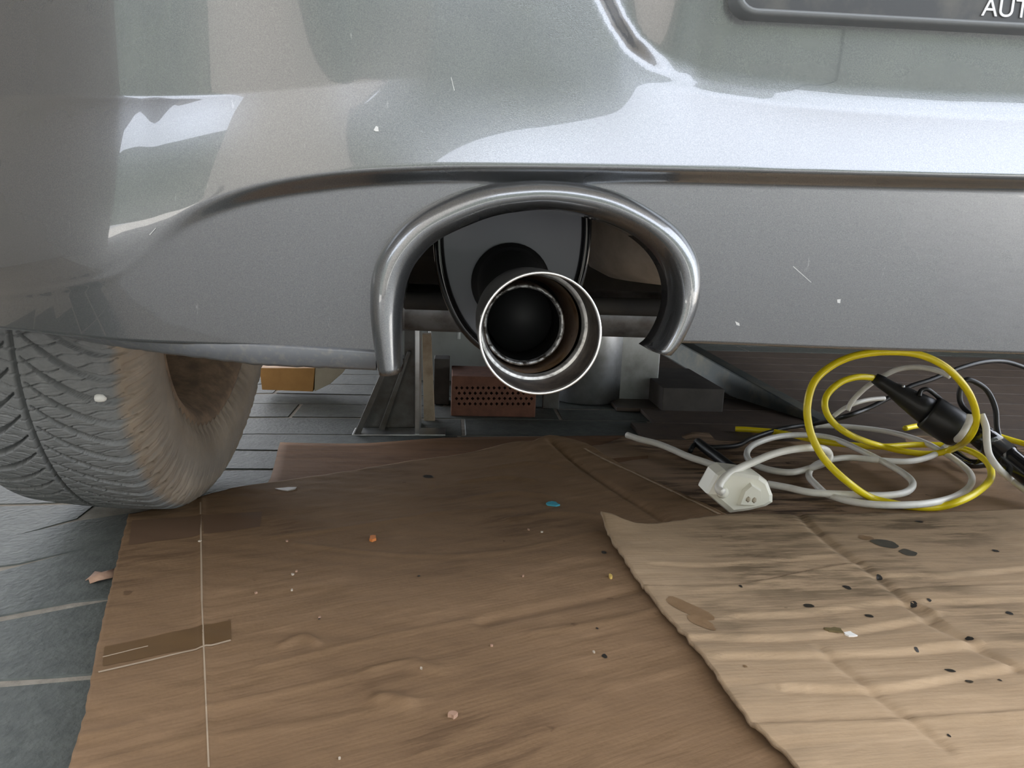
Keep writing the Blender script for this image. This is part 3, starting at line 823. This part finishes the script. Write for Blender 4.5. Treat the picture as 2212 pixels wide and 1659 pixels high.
patch('tape_edge', A_, [(222, 1420), (320, 1396), (320, 1398), (222, 1422)], SCORE, .0008, nv=2)
for (a, b) in (((433, 1085), (436, 1300)), ((436, 1300), (443, 1470)), ((443, 1470), (451, 1658))):
    patch('score_line', A_, [(a[0]-1.5, a[1]), (a[0]+1.5, a[1]), (b[0]+2, b[1]), (b[0]-2, b[1])], SCORE, .0004, nu=2, nv=40)
for (a, b) in (((1267, 968), (1350, 1010)), ((1350, 1010), (1460, 1062)), ((1460, 1062), (1560, 1110))):  # pale strip paints in the highlight along the flap's upper border
    patch('fold_highlight', A_, [(a[0]-7, a[1]+1), (a[0]-1, a[1]+1), (b[0]-2, b[1]+1), (b[0]-10, b[1]+1)], CARDEDGE, .0006, nu=3, nv=20)
def spot(o, px, py, rx, ry, m, seed, lift=.0004, rot=0.):
    c = hit(o, px, py)
    if c is None: return
    V = []; n = 18; k1 = rx*c.y/F; k2 = ry*c.y/F*2.2
    for q in (0, .5, 1.0):
        for i in range(n):
            a = 2*PI*i/n; r = q*(1+.35*noise.noise(Vector((math.cos(a)*1.2, math.sin(a)*1.2, seed*2.3))))
            dx, dy = math.cos(a)*k1*r, math.sin(a)*k2*r
            x = c.x+dx*math.cos(rot)-dy*math.sin(rot); y = c.y+dx*math.sin(rot)+dy*math.cos(rot)
            z = drop(o, x, y); V.append(Vector((x, y, (z if z else c.z)+lift)))
    return mesh_obj('oil_spot', V, grid_faces(3, n, False, True), m, o)
for i, (px, py, rx, ry, m, rot) in enumerate([(1913, 1175, 32, 11, OILG, -.35), (1963, 1194, 20, 9, OILG, -.3), (1490, 1318, 26, 34, OILB, .5), (1515, 1345, 20, 20, OILB, .5), (1870, 1162, 18, 6, OILB, 0), (1829, 1269, 9, 5, OIL, 0), (1747, 1309, 13, 5, OIL, 0), (1877, 1331, 9, 5, OIL, 0), (1899, 1249, 7, 3.5, OIL, 0), (1974, 1306, 8, 4, OIL, 0), (2094, 1380, 9, 4, OIL, 0), (2052, 1449, 11, 4, OIL, -.5), (2095, 1473, 9, 4, OIL, 0), (2160, 1470, 4, 3, OIL, 0), (1985, 1127, 9, 3, OIL, 0), (2150, 1190, 8, 4, OIL, -.4), (2007, 1296, 5, 3, OIL, 0), (2180, 1325, 8, 4, OIL, -.5), (1600, 1267, 4, 3, OIL, 0), (1980, 1404, 5, 3, OIL, 0), (2050, 1590, 4, 3, OIL, 0), (1610, 1440, 5, 3, OILB, 0)]):
    spot(B_, px, py, rx, ry, m, i, rot=rot)
for i, (px, py, rx, ry, m) in enumerate([(1305, 1194, 6, 4, OIL), (1306, 1418, 6, 5, OIL), (690, 1337, 3, 2, OIL), (925, 1030, 12, 5, OIL), (1290, 1358, 3, 2, OIL), (905, 1245, 3, 2, OIL)]):
    spot(A_, px, py, rx, ry, m, 40+i)

# ------------------------------------------------------------------ debris on the cardboard and floor
def chip(name, o, px, py, L, W, T, m, label, cat, rot=0, seed=0, group=None):
    c = hit(o, px, py) if o else onZ(px, py, 0)
    k = c.y/F; bm = bmesh.new(); n = 9; vs = []
    for i in range(n):
        a = 2*PI*i/n; r = 1+.75*noise.noise(Vector((math.cos(a)*2.6, math.sin(a)*2.6, seed*1.7+.3)))
        vs.append(bm.verts.new((math.cos(a)*L*k*.5*r, math.sin(a)*W*k*.5*r, 0)))
    f = bm.faces.new(vs); r = bmesh.ops.extrude_face_region(bm, geom=[f])
    bmesh.ops.translate(bm, verts=[e for e in r['geom'] if isinstance(e, bmesh.types.BMVert)], vec=(0, 0, T))
    bmesh.ops.rotate(bm, verts=bm.verts, matrix=Matrix.Rotation(rot, 3, 'Z')); bmesh.ops.translate(bm, verts=bm.verts, vec=c)
    ob = bm_obj(name, bm, m); return tag(ob, label, cat, group)
chip('plastic_chip', A_, 1194, 1090, 30, 26, .002, BLUEC, 'small bright blue plastic chip on the brown cardboard', 'chip', .2, 1)
chip('wood_chip', A_, 806, 1166, 17, 26, .003, ORG, 'tiny orange chip on the brown cardboard', 'chip', .3, 2)
chip('glass_shard', B_, 1800, 1362, 44, 22, .0015, OLIVE, 'olive brown shard on the pale cardboard', 'shard', -.25, 3)
chip('plastic_flake', B_, 1832, 1370, 32, 24, .0015, WCHIP, 'translucent white flake beside the olive shard', 'flake', -.6, 4)
chip('crumb', A_, 1319, 1248, 8, 14, .003, mat('mustard', (.6, .42, .12), rough=.6), 'tiny mustard yellow crumb on the brown cardboard', 'crumb', 0, 5)
chip('crumb', A_, 978, 1547, 20, 22, .003, LEAF, 'pinkish brown crumb on the brown cardboard', 'crumb', 0, 6)
chip('paper_scrap', A_, 618, 1058, 44, 26, .0015, mat('silvery_scrap', (.26, .225, .20), rough=.5), 'silvery torn scrap on the cardboard edge near the tyre', 'scrap', .1, 7)
for i, (px, py) in enumerate([(640, 1235), (632, 1242), (553, 1282), (630, 1276), (620, 1170), (432, 1170), (690, 1335), (910, 1445), (1062, 1396), (733, 1640), (1142, 1145), (1170, 1150), (1130, 1245), (1283, 1410)]):
    chip('crumb', A_, px, py, 5, 7, .0015, GRIT if i % 2 else LEAF, 'pale speck of grit on the brown cardboard', 'crumb', i, 10+i, 'grit on the brown cardboard')
# dry leaf on the stone floor
c = onZ(214, 1250, .001); V = []; k = c.y/F
outl = [(-24, 6), (-20, 14), (-8, 17), (8, 14), (22, 24), (36, 20), (34, 4), (22, -6), (8, -13), (-8, -14), (-16, -8), (-12, -2), (-26, -4)]
P = [c+Vector((a*k, b*k*1.9, .002+.002*math.sin(a*.3))) for a, b in outl]
V = [c+Vector((4*k, 2*k, .006))]+P
lf = mesh_obj('leaf', V, [(0, 1+i, 1+(i+1) % len(P)) for i in range(len(P))], LEAF)
md = lf.modifiers.new('thickness', 'SOLIDIFY'); md.thickness = .0006
tag(lf, 'dry pinkish brown leaf on the stone tiles beside the cardboard', 'leaf')

# ------------------------------------------------------------------ cords
def zp(x, y): return (1312+x*.40687, 720+y*.40687)   # enlarged crop -> photograph
def cord_pts(lst, n=10):
    """lst: (px, py, depth) or (px, py, None, height)"""
    o = []
    for q in lst:
        o.append(onY(q[0], q[1], q[2]) if q[2] is not None else onZ(q[0], q[1], q[3]))
    return crom(o, n)
def Z(l):  # crop points (x, y, height) resting at a given height above ground
    return [(*zp(x, y), None, h) for x, y, h in l]
def Yd(l):
    return [(*zp(x, y), d) for x, y, d in l]
# yellow cord: from the black connector round a small loop, then the big standing loop
yl = Yd([(1425, 238, 1.17), (1330, 232, 1.16), (1235, 262, 1.15), (1165, 330, 1.14), (1158, 405, 1.13), (1205, 480, 1.13), (1300, 545, 1.13)]) + \
     Z([(1430, 592, .030), (1580, 628, .026), (1720, 640, .026), (1830, 615, .040)]) + \
     Yd([(1910, 565, 1.07), (1955, 480, 1.05), (1948, 385, 1.04), (1895, 280, 1.03), (1790, 175, 1.02), (1650, 112, 1.02), (1480, 98, 1.02), (1320, 118, 1.02), (1195, 170, 1.02), (1100, 255, 1.01), (1062, 380, 1.00), (1072, 500, .995), (1110, 600, .99), (1170, 690, .985), (1270, 785, .975)]) + \
     Z([(1390, 868, .018), (1510, 902, .013), (1640, 922, .012), (1760, 922, .013), (1860, 895, .022), (1960, 845, .026), (2035, 770, .030), (2020, 690, .032), (1940, 632, .032), (1820, 598, .030), (1640, 592, .026), (1450, 602, .024), (1280, 592, .022), (1120, 572, .022), (1000, 545, .020), (900, 525, .018), (760, 512, .016), (680, 508, .014)])
yc = empty('extension_cord', onZ(1880, 1060, .018)); yi = Matrix.Translation(-yc.location)
def yk(o): o.parent = yc; o.matrix_parent_inverse = yi; return o
yk(tube('cable', cord_pts(yl, 8), .0052, YEL, n=12))['label'] = 'bright yellow cable'
yl2 = Z([(1580, 505, .022), (1640, 492, .022), (1720, 480, .022)])
yk(tube('cable', cord_pts(yl2, 8), .0052, YEL, n=12))
yl3 = Z([(2060, 540, .03), (2130, 562, .026), (2230, 592, .022), (2400, 650, .020)])
yk(tube('cable', cord_pts(yl3, 8), .0052, YEL, n=12))
# connector pair
K0 = onY(*zp(1418, 236), 1.17); K1 = onY(*zp(1900, 540), 1.10)
ax = (K1-K0).normalized(); L = (K1-K0).length
def con(prof, name, m, n=32): return yk(lathe(name, [(a*L, r) for a, r in prof], K0, ax, m, n=n))
con([(-.0, .0058), (.0, .0085), (.08, .0105), (.2, .0115), (.24, .0135), (.34, .0165), (.50, .0205), (.62, .0225), (.63, .001)], 'socket_sleeve', BRUB)['label'] = 'tapered black rubber socket sleeve'
con([(.60, .001), (.60, .0270), (.62, .0285), (.84, .0290), (.92, .0280), (.97, .0240), (.98, .001)], 'plug_collar', BRUB)
for a in (.28, .40):
    q = K0+ax*(a*L)+Vector((0, -.008, .013)); yk(blob('rivet', q, .003, .003, .003, ZINC, 1, 1, .05))
tag(yc, 'yellow extension cord looped upright with a black rubber connector', 'extension cord')
# black lamp handle that the connector lies against
B0 = onY(*zp(1940, 510), 1.09); B1 = onZ(*zp(2350, 840), .030)
bh = empty('inspection_lamp', onZ(2200, 1020, .018)); bi = Matrix.Translation(-bh.location)
def bk(o): o.parent = bh; o.matrix_parent_inverse = bi; return o
axb = (B1-B0).normalized(); Lb = (B1-B0).length
bk(lathe('handle', [(0, .001), (0, .014), (.01, .0185), (.06, .0195), (.30*Lb, .0190), (.5*Lb, .0175), (.75*Lb, .0170), (Lb, .0165), (Lb, .001)], B0, axb, BGLOSS, n=32))['label'] = 'glossy black tube handle'
bk(tube('hook', crom([B0+axb*.03+Vector((.0, 0, .018)), onY(*zp(1895, 400), 1.12), onY(*zp(1870, 320), 1.13), onY(*zp(1900, 250), 1.13), onY(*zp(1960, 262), 1.13), onY(*zp(2020, 310), 1.13), onY(*zp(2060, 400), 1.12), onY(*zp(2068, 500), 1.11), onY(*zp(2085, 570), 1.10)], 8), .0042, BRUB, n=10))
bk(tube('hook', crom([onY(*zp(1655, 335), 1.125), onY(*zp(1665, 305), 1.13), onY(*zp(1700, 298), 1.13), onY(*zp(1745, 330), 1.13), onY(*zp(1790, 370), 1.125)], 8), .0036, BRUB, n=8))
bk(tube('guard_foot', crom([onZ(*zp(1850, 640), .022), onZ(*zp(1920, 690), .020), onZ(*zp(2000, 690), .022), onZ(*zp(2090, 680), .028)], 6), .008, BGLOSS, n=10))
tag(bh, 'black hand lamp with glossy tube handle lying on the cardboard', 'lamp')
# thin black wire running behind
bw1 = cord_pts(Yd([(2300, 215, 1.35), (2212, 180, 1.33), (2110, 150, 1.32), (2000, 152, 1.30), (1870, 185, 1.28), (1720, 245, 1.26), (1600, 285, 1.25), (1480, 350, 1.24), (1380, 400, 1.23), (1250, 445, 1.22)])+Z([(1100, 480, .030), (960, 500, .024), (860, 525, .018), (760, 560, .016), (690, 595, .015), (560, 605, .015), (470, 590, .016), (440, 625, .014)]), 8)
bw_o = tube('black_wire', bw1, .0042, BRUB, n=10)
tag(bw_o, 'thin black wire running behind the yellow loop across the cardboard', 'wire')
bw2 = cord_pts(Z([(480, 580, .017), (560, 640, .017), (640, 700, .017), (690, 730, .017)]), 6)
tag(tube('cable_stub', bw2, .0085, BRUB, n=10), 'short black rubber stub behind the white plug', 'cable')
# white cord with the ivory plug
wc = empty('power_cord', onZ(1600, 1080, .016)); wi = Matrix.Translation(-wc.location)
def wk(o): o.parent = wc; o.matrix_parent_inverse = wi; return o
wl = [(*zp(612, 845), .925), (*zp(590, 818), .935), (*zp(640, 750), .95)] + Yd([(760, 690, .97), (900, 635, .985), (1040, 610, 1.0), (1140, 612, 1.02), (1178, 640, 1.03), (1165, 680, 1.03)]) + \
     Z([(1090, 712, .024), (980, 738, .018), (860, 725, .016), (770, 690, .016), (740, 640, .020), (780, 590, .024), (900, 550, .026), (1050, 540, .028), (1200, 560, .028), (1350, 625, .026), (1480, 690, .024), (1580, 750, .022), (1622, 800, .020), (1580, 845, .018), (1450, 862, .018), (1250, 855, .018), (1080, 845, .018), (960, 820, .017), (850, 800, .017)])
wk(tube('cable', cord_pts(wl, 8), .0052, WHT, n=12))
wl2 = Z([(1150, 845, .013), (1108, 805, .014), (1070, 760, .016), (1085, 715, .018), (1150, 680, .022), (1280, 660, .024), (1450, 675, .024), (1600, 680, .024), (1720, 652, .026), (1800, 600, .034)])+Yd([(1870, 550, 1.06), (1915, 480, 1.05), (1928, 430, 1.05)])
wk(tube('cable', cord_pts(wl2, 8), .0050, WHT, n=12))
wl3 = Z([(1150, 850, .014), (1260, 886, .016), (1400, 908, .020), (1560, 912, .023), (1720, 900, .022), (1850, 865, .018), (1925, 810, .020), (1930, 750, .022), (1870, 690, .024), (1780, 630, .028), (1660, 570, .030), (1500, 525, .028), (1320, 500, .026), (1180, 492, .024), (1100, 492, .022)])
wk(tube('cable', cord_pts(wl3, 8), .0050, WHT, n=12))
wl4 = Yd([(1985, 430, 1.05), (2010, 500, 1.04), (2015, 580, 1.035), (2030, 650, 1.03), (2080, 720, 1.02)])+Z([(2150, 780, .03), (2240, 845, .026), (2380, 920, .024)])
wk(tube('cable', cord_pts(wl4, 8), .0050, WHT, n=12))
wl5 = cord_pts(Yd([(1820, 230, 1.12), (1740, 195, 1.14), (1640, 180, 1.16), (1540, 192, 1.18), (1450, 235, 1.19), (1370, 290, 1.19), (1300, 360, 1.19), (1275, 410, 1.19)]), 8)
wk(tube('cable', wl5, .0042, WHT, n=10))
wl6 = cord_pts(Yd([(1470, 345, 1.22), (1390, 352, 1.21), (1320, 370, 1.20), (1255, 400, 1.20), (1200, 440, 1.20)]), 8)
wk(tube('cable', wl6, .0038, WHT, n=10))
tag(wc, 'white power cord in flat loops with a chunky ivory plug', 'power cord')
wlp = cord_pts(Z([(105, 540, .020), (170, 562, .020), (260, 585, .020), (340, 615, .019), (430, 655, .018), (520, 685, .017), (600, 715, .017)]), 8)
tag(tube('cord_end', wlp, .0056, WHT, n=10), 'pale cut cord end pointing away behind the ivory plug', 'cord')
# plug body: a chunky prism, front outline traced at its own distance, with real depth
PY = .955
po = [zp(520, 845), zp(575, 745), zp(620, 722), zp(720, 735), zp(800, 748), zp(845, 780), zp(872, 850), zp(872, 890), zp(835, 912), zp(740, 935), zp(640, 948)]
front = [onY(a, b, PY) for a, b in po]
zmin = min(p.z for p in front); sh = .0165-zmin
cen = sum(front, Vector())/len(front)
V = []; rings = [(.80, -.010), (.96, -.006), (1.0, 0), (1.0, .030), (.94, .038), (.70, .042)]
for k, dy in rings:
    for p in front: V.append(cen+(p-cen)*k+Vector((0, dy, 0)))
n = len(front); fcs = grid_faces(len(rings), n, False, True)+[tuple(range(n)), tuple((len(rings)-1)*n+k for k in range(n))]
pg = wk(mesh_obj('plug_body', V, fcs, IVORY, smooth=False)); pg['label'] = 'chunky ivory plug housing'
V = []
rp2 = [zp(690, 910), zp(720, 830), zp(760, 795), zp(815, 830), zp(820, 880), zp(780, 915)]
fr2 = [onY(a, b, PY-.012) for a, b in rp2]; c2 = sum(fr2, Vector())/len(fr2)
for k, dy in ((.86, -.005), (1.0, 0), (1.05, .012)):
    for p in fr2: V.append(c2+(p-c2)*k+Vector((0, dy, 0)))
wk(mesh_obj('plug_face', V, grid_faces(3, 6, False, True)+[tuple(range(6))], IVORY, smooth=False))
for x, y in ((748, 882), (780, 886)):
    q = onY(*zp(x, y), PY-.0172); wk(blob('slot', q, .0035, .001, .0042, WOODC, 1, 1, .0))
q = onY(*zp(612, 845), PY-.012); wk(blob('strain_relief', q, .0085, .006, .0085, IVORY, 1, 2, .0))

# ------------------------------------------------------------------ things further under the car
def vprism(name, pts, y, depth, m, parent=None, bev=.001):
    return prism(name, [onY(a, b, y) for a, b in pts], (0, depth, 0), m, parent, bev)
def to_ground(px, y, top):
    """box corners: from picture column/top at distance y down to the floor"""
    p = onY(px, top, y); return p
def gbox(name, px0, px1, top, y, depth, m, parent=None, bev=.002, zb=0.0):
    a, b = onY(px0, top, y), onY(px1, top, y)
    bm = bmesh.new(); box_bm(bm, ((a.x+b.x)/2, y+depth/2, (a.z+zb)/2), (b.x-a.x, depth, a.z-zb), bev=bev)
    return bm_obj(name, bm, m, parent)
# perforated brick
YB = 1.50
br = gbox('brick_body', 976, 1160, 812, YB, .12, BRICK)
bt = empty('hollow_brick', (br.data.vertices[0].co.x, YB, 0)); br.parent = bt; br.matrix_parent_inverse = Matrix.Translation(-bt.location)
bm = bmesh.new()
for i in range(15):
    for j in range(4):
        px_ = 986+i*11.6+(5.8 if j % 2 else 0)
        if px_ > 1153: continue
        q = onY(px_, 838+j*11.5, YB); sz = .0036
        vs = [bm.verts.new(q+Vector((a, -.004, b))) for a, b in ((sz, 0), (0, sz), (-sz, 0), (0, -sz))]; f = bm.faces.new(vs)
        r = bmesh.ops.extrude_face_region(bm, geom=[f]); bmesh.ops.translate(bm, verts=[e for e in r['geom'] if isinstance(e, bmesh.types.BMVert)], vec=(0, .054, 0))
ho = bm_obj('hole_cutter', bm, BRICK)
md = br.modifiers.new('holes', 'BOOLEAN'); md.operation = 'DIFFERENCE'; md.object = ho; md.solver = 'EXACT'
br.matrix_parent_inverse = Matrix.Identity(4); br.parent = None
bpy.context.view_layer.update()
me = bpy.data.meshes.new_from_object(br.evaluated_get(bpy.context.evaluated_depsgraph_get()))
br.modifiers.clear(); br.data = me; bpy.data.objects.remove(ho)
br.parent = bt; br.matrix_parent_inverse = Matrix.Translation(-bt.location)
tag(bt, 'reddish brown perforated brick standing under the car', 'brick')
# pale panel with bolts
pp = empty('panel_board', (0, 1.86, 0)); 
pa = gbox('panel_sheet', 900, 1240, 690, 1.86, .012, PALEP, pp); pa.matrix_parent_inverse = Matrix.Translation(-pp.location)
for px, py in ((929, 706), (992, 708)):
    q = onY(px, py, 1.845); bm = bmesh.new()
    bmesh.ops.create_cone(bm, cap_ends=True, segments=6, radius1=.009, radius2=.009, depth=.012); bmesh.ops.translate(bm, verts=bm.verts, vec=q)
    b2 = bmesh.ops.create_cone(bm, cap_ends=True, segments=10, radius1=.004, radius2=.004, depth=.030); bmesh.ops.translate(bm, verts=b2['verts'], vec=q+Vector((0, 0, -.012)))
    bo = bm_obj('bolt', bm, ZINC, pp); bo.matrix_parent_inverse = Matrix.Translation(-pp.location)
tag(pp, 'pale grey panel with two bolts standing behind the brick', 'panel')
# steel stand: upright plate, slanted leg and a base bar
YS = 1.345
st = empty('steel_stand', (onY(860, 945, YS).x, YS, 0)); si = Matrix.Translation(-st.location)
def sk(o): o.parent = st; o.matrix_parent_inverse = si; return o
sk(vprism('upright_plate', [(896, 690), (906, 690), (906, 944), (896, 944)], YS, .10, GALV))
sk(vprism('slanted_leg', [(762, 944), (776, 944), (880, 700), (868, 700)], YS, .012, RUSTST))
sk(vprism('slanted_web', [(776, 944), (896, 944), (896, 690), (878, 690)], YS+.05, .006, RUSTST))
sk(vprism('slanted_flange', [(812, 944), (826, 944), (888, 760), (880, 760)], YS+.03, .010, RUSTST))
sk(vprism('base_bar', [(760, 939), (962, 939), (962, 947), (760, 947)], YS-.004, .05, GALV))
tag(st, 'worn steel stand with an upright plate and a slanted leg', 'stand')
# wooden lath
la = vprism('wooden_lath', [(912, 722), (931, 722), (940, 925), (916, 925)], 1.46, .02, WOODP)
tag(la, 'thin pale wooden lath leaning beside the steel stand', 'lath')
tag(gbox('dark_post', 938, 972, 775, 1.60, .05, DARKBOX), 'dark post between the lath and the perforated brick', 'post')
# sheet metal drum and flat sheet
dc = onY(1275, 905, 1.62); rad = 85*1.62/F
top = onY(1275, 690, 1.62).z
dr = lathe('metal_drum', [(0.0, .001), (0.0, rad*.98), (.004, rad), (top-.02, rad), (top, rad*.985), (top, .001)], (dc.x, 1.62+rad, 0), (0, 0, 1), GALV, n=64)
tag(dr, 'shiny curved sheet steel drum standing under the car', 'drum')
sh_ = gbox('steel_sheet', 1335, 1432, 690, 1.66, .008, GALV)
tag(sh_, 'flat grey steel sheet standing beside the shiny drum', 'sheet')
tag(gbox('steel_strip', 1176, 1212, 790, 1.58, .012, RUSTST), 'narrow worn steel strip between the brick and the drum', 'strip')
# dark box and beam
dbx = gbox('dark_box', 1433, 1566, 838, 1.55, .25, DARKBOX); tag(dbx, 'dark box standing next to the steel sheet under the car', 'box')
e0 = onY(1430, 735, 2.05); e1 = onY(1795, 945, 1.45)
bv = (e1-e0).normalized(); mid = (e0+e1)/2
bm = bmesh.new(); q = Vector((1, 0, 0)).rotation_difference(bv).to_matrix(); box_bm(bm, mid, ((e1-e0).length, .05, .055), q, .004)
tag(bm_obj('steel_beam', bm, BEAM), 'dark greenish steel beam slanting down beside the dark box', 'beam')
# dark planks on the floor behind the cords
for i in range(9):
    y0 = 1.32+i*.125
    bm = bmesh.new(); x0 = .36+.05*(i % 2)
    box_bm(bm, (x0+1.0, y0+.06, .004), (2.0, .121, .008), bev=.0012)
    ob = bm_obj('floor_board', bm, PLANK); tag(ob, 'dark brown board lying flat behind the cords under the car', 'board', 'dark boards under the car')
# wooden wedge at the left
YW = 1.62
wd = empty('wheel_wedge', (onY(640, 845, YW).x, YW, 0)); wdi = Matrix.Translation(-wd.location)
a = vprism('block', [(560, 795), (680, 795), (676, 846), (566, 842)], YW, .10, WOODO); a.parent = wd; a.matrix_parent_inverse = wdi
a = vprism('sloped_side', [(681, 780), (765, 770), (740, 806), (712, 830), (679, 846)], YW+.002, .09, WOODC); a.parent = wd; a.matrix_parent_inverse = wdi
tag(wd, 'orange wooden wedge with a cream sloped side under the car', 'wedge')
